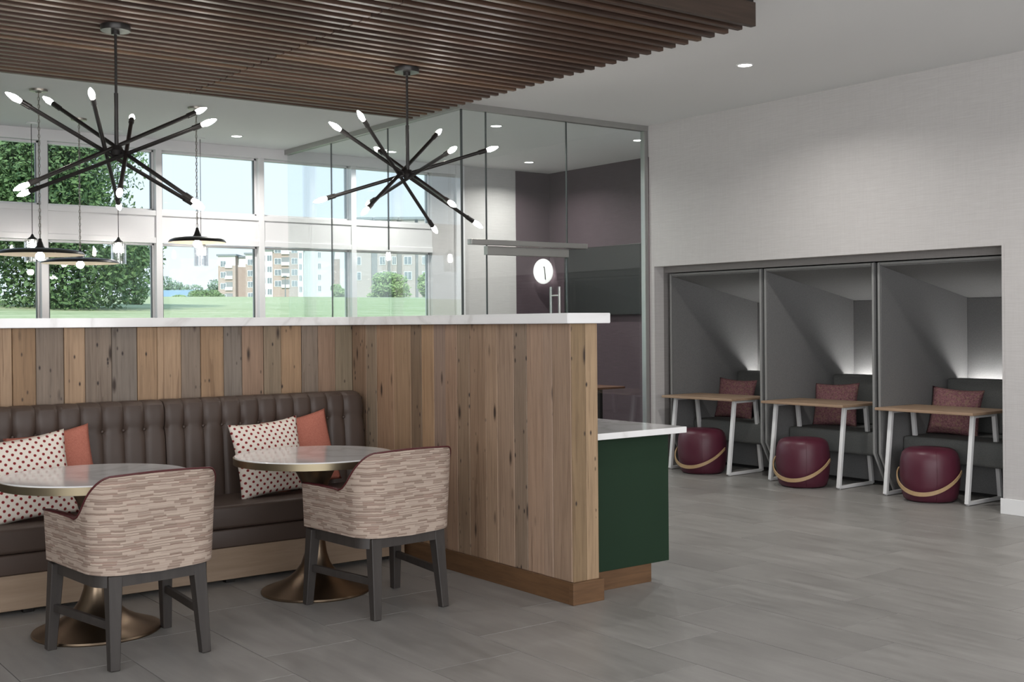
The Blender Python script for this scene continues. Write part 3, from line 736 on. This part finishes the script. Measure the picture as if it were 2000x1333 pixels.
# ---------------------------------------------------------------- disc pendants on chains
def make_disc(x, y, z, r, label):
    t = thing('disc_pendant', label, 'pendant light', (x, y, CZ), 0, 'disc pendants on chains')
    obj('canopy', lathe(new(), [(0, -.03), (.02, -.03), (.03, -.022), (.07, -.018), (.074, 0), (0, 0)], 32), MT['nickel'], t, smooth='auto')
    h = z-CZ; ch_ = new(); zz = -.03; i = 0
    while zz > h+.15:
        pts = []
        for k in range(10):
            a = 2*PI*k/10; u, v = .0085*math.cos(a), .019*math.sin(a); pts.append((u if i % 2 else 0, 0 if i % 2 else u, zz-.017+v))
        tube(ch_, pts, .0025, 5, True); zz -= .031; i += 1
    tube(ch_, [(.004, .004, -.02), (-.003, .004, (h)/2), (.003, -.003, h+.12)], .0022, 5)
    obj('chain', ch_, MT['nickel'], t, smooth=True)
    obj('cap', lathe(new(), [(0, .125), (.012, .12), (.016, .10), (.022, .085), (.03, .06), (.045, .035), (.05, .02), (0, .02)], 24, mat=Matrix.Translation((0, 0, h))), MT['iron'], t, smooth='auto')
    obj('shade', lathe(new(), [(0, .040), (.06, .039), (r*.55, .034), (r*.82, .024), (r*.95, .010), (r*.995, -.006), (r, -.014), (r*.99, -.014), (r*.93, .002), (r*.8, .015), (r*.55, .026), (.05, .030)], 64, mat=Matrix.Translation((0, 0, h))), MT['iron'], t, smooth='auto')
    obj('shade_lining', lathe(new(), [(r*.988, -.0142), (r*.92, .0005), (r*.79, .0130), (r*.55, .0240), (.02, .028)], 64, mat=Matrix.Translation((0, 0, h))), MT['cream'], t, smooth=True)
    sp = [(0, -.062)]+[(.036*math.sin(a), -.027-.036*math.cos(a)) for a in [PI*k/10 for k in range(1, 9)]]+[(.014, .018)]
    obj('bulb', lathe(new(), sp, 20, mat=Matrix.Translation((0, 0, h))), MT['bulb'], t, smooth=True)
    return t
make_disc(2.739, 10.198, 2.085, .355, 'black disc pendant on a chain, leftmost of the three')
make_disc(3.433, 11.416, 2.085, .355, 'black disc pendant on a chain, middle and farthest of the three')
make_disc(4.123, 10.24, 2.237, .255, 'smaller black disc pendant on a chain, rightmost of the three')

# ---------------------------------------------------------------- fluted glass pendants
def make_glassp(x, y, label):
    t = thing('glass_pendant', label, 'pendant light', (x, y, CZ), 0, 'clear glass cylinder pendants')
    obj('canopy', lathe(new(), [(0, -.012), (.05, -.010), (.052, 0), (0, 0)], 24), MT['white'], t, smooth='auto')
    obj('cord', tube(new(), [(0, 0, -.01), (0, 0, -1.08)], .0035, 6), MT['iron'], t)
    obj('cap', lathe(new(), [(0, -1.075), (.008, -1.08), (.02, -1.105), (.045, -1.125), (.05, -1.135), (0, -1.135)], 24), MT['iron'], t, smooth='auto')
    n = 20; bm = bmesh.new(); G = []
    for z in (-1.137, -1.35):
        for rr in (.072, .064):
            G.append([bm.verts.new(((rr+(.0025 if k % 2 else 0))*math.cos(2*PI*k/(2*n)), (rr+(.0025 if k % 2 else 0))*math.sin(2*PI*k/(2*n)), z)) for k in range(2*n)])
    m = 2*n
    for a, b in ((0, 2), (2, 3), (3, 1), (1, 0)):
        for k in range(m): bm.faces.new((G[a][k], G[a][(k+1) % m], G[b][(k+1) % m], G[b][k]))
    bmesh.ops.recalc_face_normals(bm, faces=bm.faces[:])
    obj('glass_shade', bm, MT['pglass'], t)
    obj('bulb', lathe(new(), [(0, -1.24), (.016, -1.225), (.021, -1.20), (.016, -1.165), (.011, -1.14), (0, -1.138)], 16), MT['bulb'], t, smooth=True)
    return t
g0 = make_glassp(3.125, 11.9, 'clear glass cylinder pendant behind the leftmost disc pendant')
dup(g0, (3.96, 11.9, CZ), 0, 'clear glass cylinder pendant in the middle, beside the dark tree')
dup(g0, (4.832, 11.9, CZ), 0, 'clear glass cylinder pendant behind the small disc pendant')

# ---------------------------------------------------------------- meeting room contents
tv = thing('wall_screen', 'large black flat screen on the plum wall of the glass room', 'television', (9.8, 11.12, 1.99))
obj('housing', box(new(), 9.755, 9.80, 10.39, 11.85, 1.557, 2.42, .004), MT['tvf'], tv, world=True)
obj('screen_panel', box(new(), 9.752, 9.757, 10.40, 11.84, 1.569, 2.41), MT['tv'], tv, world=True)
sc = thing('wall_sconce', 'frosted glass disc sconce with black arm on the plum wall', 'wall light', (9.70, WY, 2.16))
obj('backplate', lathe(new(), [(0, 0), (.10, 0), (.10, .012), (0, .012)], 32, mat=Matrix.Translation((0, 0, 0)) @ Matrix.Rotation(PI/2, 4, 'X')), MT['iron'], sc, smooth='auto')
gm = lathe(new(), [(0, 0), (.06, .004), (.10, .018), (.115, .03), (.11, .036), (.06, .02), (0, .014)], 40, mat=Matrix.Translation((-.10, -.10, -.02)) @ Matrix.Rotation(-.5, 4, 'Z') @ Matrix.Diagonal((1.15, 1, 1.45, 1)) @ Matrix.Rotation(PI/2, 4, 'X'))
obj('glass_disc', gm, emis('sconce_glow', (1, .98, .95), .35), sc, smooth=True)
am = new(); tube(am, [(-.115, -.15, .03), (-.115, -.165, -.06), (-.10, -.15, -.12), (-.04, -.08, -.135), (0, -.03, -.10), (0, -.01, -.03)], .006, 8)
lathe(am, [(0, -.012), (.010, 0), (0, .012)], 12, mat=Matrix.Translation((-.12, -.15, .035)))
obj('arm', am, MT['iron'], sc, smooth=True)
area('sconce_lamp', (9.66, 12.1, 2.12), .1, 1.2, (.3, .9, -.2), (1, .97, .93), 'DISK')
mt_ = thing('meeting_table', 'dark walnut meeting table behind the glass wall', 'table', (8.4, 10.3, 0))
obj('table_top', box(new(), 7.2, 9.0, 9.86, 10.75, .715, .74, .006), MT['wtop'], mt_, world=True)
for x in (7.45, 8.7):
    for y in (9.95, 10.65): obj('leg', box(new(), x-.02, x+.02, y-.02, y+.02, 0, .715, .003), MT['iron'], mt_, world=True)

# ---------------------------------------------------------------- outdoors
def gz(x, y):
    # ground height: level by the building, rising to a plateau far away
    d = y-12.4
    if d < 0: return -.05
    return -.05+7.5*(1-math.exp(-d/120.0))*(1+.0*x)+.25*math.sin(x*.05+y*.03)*min(1, d/40)
bm = bmesh.new(); G = []
ys = [12.36+k*2 for k in range(12)]+[38+k*9 for k in range(14)]+[170+k*30 for k in range(14)]
xs_ = [-120+k*12 for k in range(48)]
for y in ys: G.append([bm.verts.new((x, y, gz(x, y))) for x in xs_])
for a, b in zip(G, G[1:]):
    for k in range(len(xs_)-1): bm.faces.new((a[k], a[k+1], b[k+1], b[k]))
s = N('grass'); v = s.noise(s.coords((.05, .35, 1)), 1.2, 6, .65); w = s.noise(s.coords((1, 1, 1)), 1.6, 5, .7)
s.set(s.ramp(s.math('ADD', s.math('MULTIPLY', v, .55), s.math('MULTIPLY', w, .45)), [(.36, (.30, .38, .19)), (.52, (.46, .52, .30)), (.64, (.62, .62, .42))]), .9, spec=.1)
lawn = obj('lawn', bm, s.m, smooth=True); lawn['kind'] = 'structure'
def ray_at(px, d):
    """ground position seen in the direction of the given view fraction at forward distance d"""
    q = F+RT*((px-1000)/2293); q = q*d; return q.x, q.y
def foliage(bm, cx, cy, cz, rx, ry, rz, n, size, rnd, shell=.5):
    for _ in range(n):
        while True:
            a, b, c = rnd.uniform(-1, 1), rnd.uniform(-1, 1), rnd.uniform(-1, 1); l = math.sqrt(a*a+b*b+c*c)
            if .001 < l <= 1: break
        k = (shell+(1-shell)*rnd.random()**.5)/l
        p = Vector((cx+a*k*rx, cy+b*k*ry, cz+c*k*rz))
        u = Vector((rnd.gauss(0, 1), rnd.gauss(0, 1), rnd.gauss(0, 1))).normalized(); v = u.orthogonal().normalized()
        h = size*rnd.uniform(.6, 1.3)
        vs = [bm.verts.new(p+u*h*.6), bm.verts.new(p+v*h*.35), bm.verts.new(p-u*h*.6), bm.verts.new(p-v*h*.35)]
        bm.faces.new(vs)
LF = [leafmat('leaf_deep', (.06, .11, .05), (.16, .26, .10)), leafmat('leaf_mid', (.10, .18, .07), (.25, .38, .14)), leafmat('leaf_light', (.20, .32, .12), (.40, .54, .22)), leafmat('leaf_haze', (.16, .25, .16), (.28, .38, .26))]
bark = plain('bark', (.10, .08, .06), .9)
def plant(name, px, d, w, h, lab, cat, mat, blobs, leaf, n, seed, trunk=True, grp=None, low=0):
    rnd = random.Random(seed); x, y = ray_at(px, d); z = gz(x, y)
    t = thing(name, lab, cat, (x, y, z), 0, grp); bm = bmesh.new()
    for k in range(blobs):
        a = rnd.uniform(0, 2*PI); rr = rnd.uniform(0, .62)*w/2; hh = rnd.uniform(low+.18, .86)
        rw = w*rnd.uniform(.20, .30)*(1.15-.55*abs(hh-.4)); taper = 1-.5*max(0, hh-.55)/.45
        foliage(bm, math.cos(a)*rr*taper, math.sin(a)*rr*taper, h*hh, rw, rw, min(h*.22, rw*.9), n//blobs, leaf, rnd, .55)
    f = obj('foliage', bm, mat, t); f['kind'] = 'stuff'
    if trunk:
        tr = new(); tube(tr, [(0, 0, -.2), (.05, 0, h*.3), (0, .1, h*.6), (.1, 0, h*.85)], [w*.035, w*.028, w*.018, w*.006], 8)
        for k in range(5):
            a = k*1.3; tube(tr, [(0, 0, h*(.25+.08*k)), (math.cos(a)*w*.25, math.sin(a)*w*.25, h*(.45+.08*k))], [w*.014, w*.004], 6)
        obj('trunk', tr, bark, t, smooth=True)
    return t
plant('tree', 85, 52, 10.6, 18.0, 'big dark leafy tree close outside, filling the left windows', 'tree', LF[0], 60, .20, 70000, 3, low=-.14)
plant('tree', -70, 60, 9, 12.0, 'leafy tree at the far left edge of the windows', 'tree', LF[1], 26, .24, 16000, 4, low=-.14)
plant('tree', 262, 70, 3.4, 4.6, 'smaller green tree at the right foot of the big dark tree', 'tree', LF[1], 14, .18, 9000, 5, low=-.1)
plant('shrub', 757, 190, 8.6, 4.5, 'wide bright green shrub in front of the grey brick building', 'shrub', LF[2], 18, .36, 9000, 6, False, low=-.1)
plant('shrub', 838, 185, 4.0, 4.9, 'bright green shrub at the right edge of the rightmost window', 'shrub', LF[2], 9, .36, 3500, 7, False, low=-.1)
plant('shrub', 664, 200, 3.6, 3.2, 'small green shrub at the right end of the white apartment building', 'shrub', LF[2], 8, .36, 3000, 8, False, low=-.1)
plant('shrub', 398, 250, 7.4, 3.4, 'green shrub in front of the blue-roofed shed', 'shrub', LF[1], 12, .45, 3500, 9, False, low=-.1)
plant('shrub', 350, 250, 4.0, 2.0, 'low green shrub at the left end of the blue-roofed shed', 'shrub', LF[2], 8, .4, 1800, 10, False, low=-.1)
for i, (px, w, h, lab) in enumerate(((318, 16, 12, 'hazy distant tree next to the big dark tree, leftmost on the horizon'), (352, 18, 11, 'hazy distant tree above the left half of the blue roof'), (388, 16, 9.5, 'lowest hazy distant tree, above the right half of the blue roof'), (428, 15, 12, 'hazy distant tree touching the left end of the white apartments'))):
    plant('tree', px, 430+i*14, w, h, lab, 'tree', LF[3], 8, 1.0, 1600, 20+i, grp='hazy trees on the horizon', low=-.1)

wwhite = plain('render_white', (.78, .78, .76), .8, var=.03); wbrick = brickwall('brown_brick', (.38, .31, .27), (.46, .38, .33)); wgrey = plain('pale_grey_siding', (.62, .66, .68), .8, var=.03)
roofm = plain('roof_edge', (.24, .27, .28), .7); winm = plain('far_window_frame', (.70, .72, .72), .5); winp = plain('far_window_pane', (.22, .26, .28), .25)
dkg = plain('dark_recess', (.26, .28, .28), .7); gbrick = brickwall('grey_brick', (.42, .37, .34), (.48, .43, .40)); bluem = plain('blue_roof', (.24, .38, .56), .6); redb = plain('red_brick_shed', (.26, .13, .11), .8)
def building(label, d, segs, base_px, winset, flip=0):
    """segs: list of (left px, right px, height m, depth offset m, material, has parapet)"""
    x, y = ray_at(base_px, d); z = gz(x, y)
    t = thing('apartment_building', label, 'building', (x, y, z))
    ang = -YAW  # facade faces the viewer's building, turned slightly
    Mx = Matrix.Rotation(ang+flip, 4, 'Z')
    s = d/2293.0
    for (a, b, h, off, mat, wins) in segs:
        la, lb = (a-base_px)*s, (b-base_px)*s
        w = box(new(), la, lb, off, off+9, -4, h, mat=Mx); o = obj('wall', w, mat, t)
        obj('roof', box(new(), la-.35, lb+.35, off-.5, off+9, h, h+.5, mat=Mx), roofm, t)
        if mat is wbrick:
            obj('top_storey', box(new(), la+.02, lb-.02, off-.06, off+.5, h-2.6, h, mat=Mx), wwhite, t)
        for (wc, ww, kind) in wins:
            lx = la+(lb-la)*wc
            for fl_ in range(4):
                zc = h-2.1-fl_*3.05
                if zc < .6: continue
                if kind == 'bay':
                    box_ = obj('balcony_recess', box(new(), lx-ww/2, lx+ww/2, off-.05, off+.1, zc-1.1, zc+1.1, mat=Mx), dkg, t)
                    obj('railing', box(new(), lx-ww/2, lx+ww/2, off-.5, off-.06, zc-1.15, zc-.25, mat=Mx), wwhite, box_)
                else:
                    f = obj('window', box(new(), lx-ww/2, lx+ww/2, off-.12, off+.05, zc-.85, zc+.85, mat=Mx), winm, t)
                    g = new(); box(g, lx-ww/2+.12, lx-.05, off-.15, off, zc-.73, zc+.73, mat=Mx); box(g, lx+.05, lx+ww/2-.12, off-.15, off, zc-.73, zc+.73, mat=Mx)
                    obj('pane', g, winp, f)
    return t
building('long white and brown apartment building across the lawn', 320, [
 (427, 461, 13.6, 0, wbrick, [(.3, 1.6, 'w'), (.62, 2.0, 'bay')]), (461, 480, 13.3, 3, wbrick, []), (480, 506, 14.0, .5, wbrick, [(.35, 1.5, 'w'), (.75, 1.6, 'bay')]),
 (506, 534, 15.0, -.5, wwhite, [(.35, 1.5, 'w'), (.8, 1.4, 'w')]), (534, 584, 17.2, 0, wbrick, [(.2, 1.9, 'w'), (.5, 2.2, 'bay'), (.85, 1.7, 'w')]),
 (584, 594, 15.6, -.6, wwhite, [(.5, .9, 'w')]), (594, 622, 15.6, .6, wgrey, []), (622, 648, 15.8, 0, wgrey, [(.12, 1.0, 'w')]), (648, 665, 15.4, 5, wbrick, []), (663, 690, 18.0, 2, wgrey, [])], 530, None)
building('tall grey brick building behind the bright green shrubs', 235, [
 (692, 726, 16.5, 0, gbrick, [(.2, 1.6, 'w')]), (726, 738, 16.5, .8, dkg, []), (738, 758, 16.5, 0, gbrick, [(.5, 1.2, 'w')]), (758, 764, 16.5, .8, dkg, []),
 (764, 776, 16.5, 0, gbrick, [(.6, .9, 'w')]), (776, 786, 16.5, .8, dkg, []), (786, 812, 16.5, 0, gbrick, [(.45, 1.6, 'w')]), (812, 818, 16.5, .8, dkg, []), (818, 850, 16.5, 0, gbrick, [(.35, .8, 'w'), (.75, 1.2, 'w')]), (850, 900, 16.5, 0, gbrick, [(.5, 1.6, 'w')])], 770, None)
x, y = ray_at(362, 330); z = gz(x, y)
sh = thing('shed', 'low red brick shed with a blue roof beyond the lawn', 'building', (x, y, z)); Mx = Matrix.Rotation(-YAW, 4, 'Z')
obj('wall', box(new(), -7, 7.5, 0, 6, -2, 2.8, mat=Mx), redb, sh)
obj('roof', prism(new(), [(-7.4, 2.7), (7.9, 2.7), (6.5, 4.6), (-6.6, 4.6)], 'y', -.4, 6.4), bluem, sh).rotation_euler = (0, 0, -YAW)
x, y = ray_at(558, 262); z = gz(x, y)
lp = thing('lamp_post', 'thin dark lamp post in front of the white apartment building', 'lamp post', (x, y, z))
obj('post', tube(new(), [(0, 0, 0), (0, 0, 5.8)], [.16, .10], 8), roofm, lp); obj('lamp_head', box(new(), -.5, .3, -.2, .2, 5.7, 5.95, .04), roofm, lp)
for px, lab in ((461, 'parked dark car at the left of the lawn edge'), (523, 'parked dark car in front of the white stair tower')):
    x, y = ray_at(px, 285); z = gz(x, y)
    cr = thing('car', lab, 'car', (x, y, z), -YAW)
    obj('body', prism(new(), [(-2.1, .35), (-2.1, .85), (-1.3, .95), (-.8, 1.4), (.8, 1.4), (1.4, .95), (2.1, .85), (2.1, .35)], 'y', -.85, .85, .08), plain('car_paint', (.05, .06, .08), .3), cr, smooth='auto')
    for wx in (-1.3, 1.3): obj('wheel', lathe(new(), [(0, -.9), (.32, -.9), (.32, .9), (0, .9)], 16, mat=Matrix.Translation((wx, 0, .32)) @ Matrix.Rotation(PI/2, 4, 'X')), MT['black'], cr)
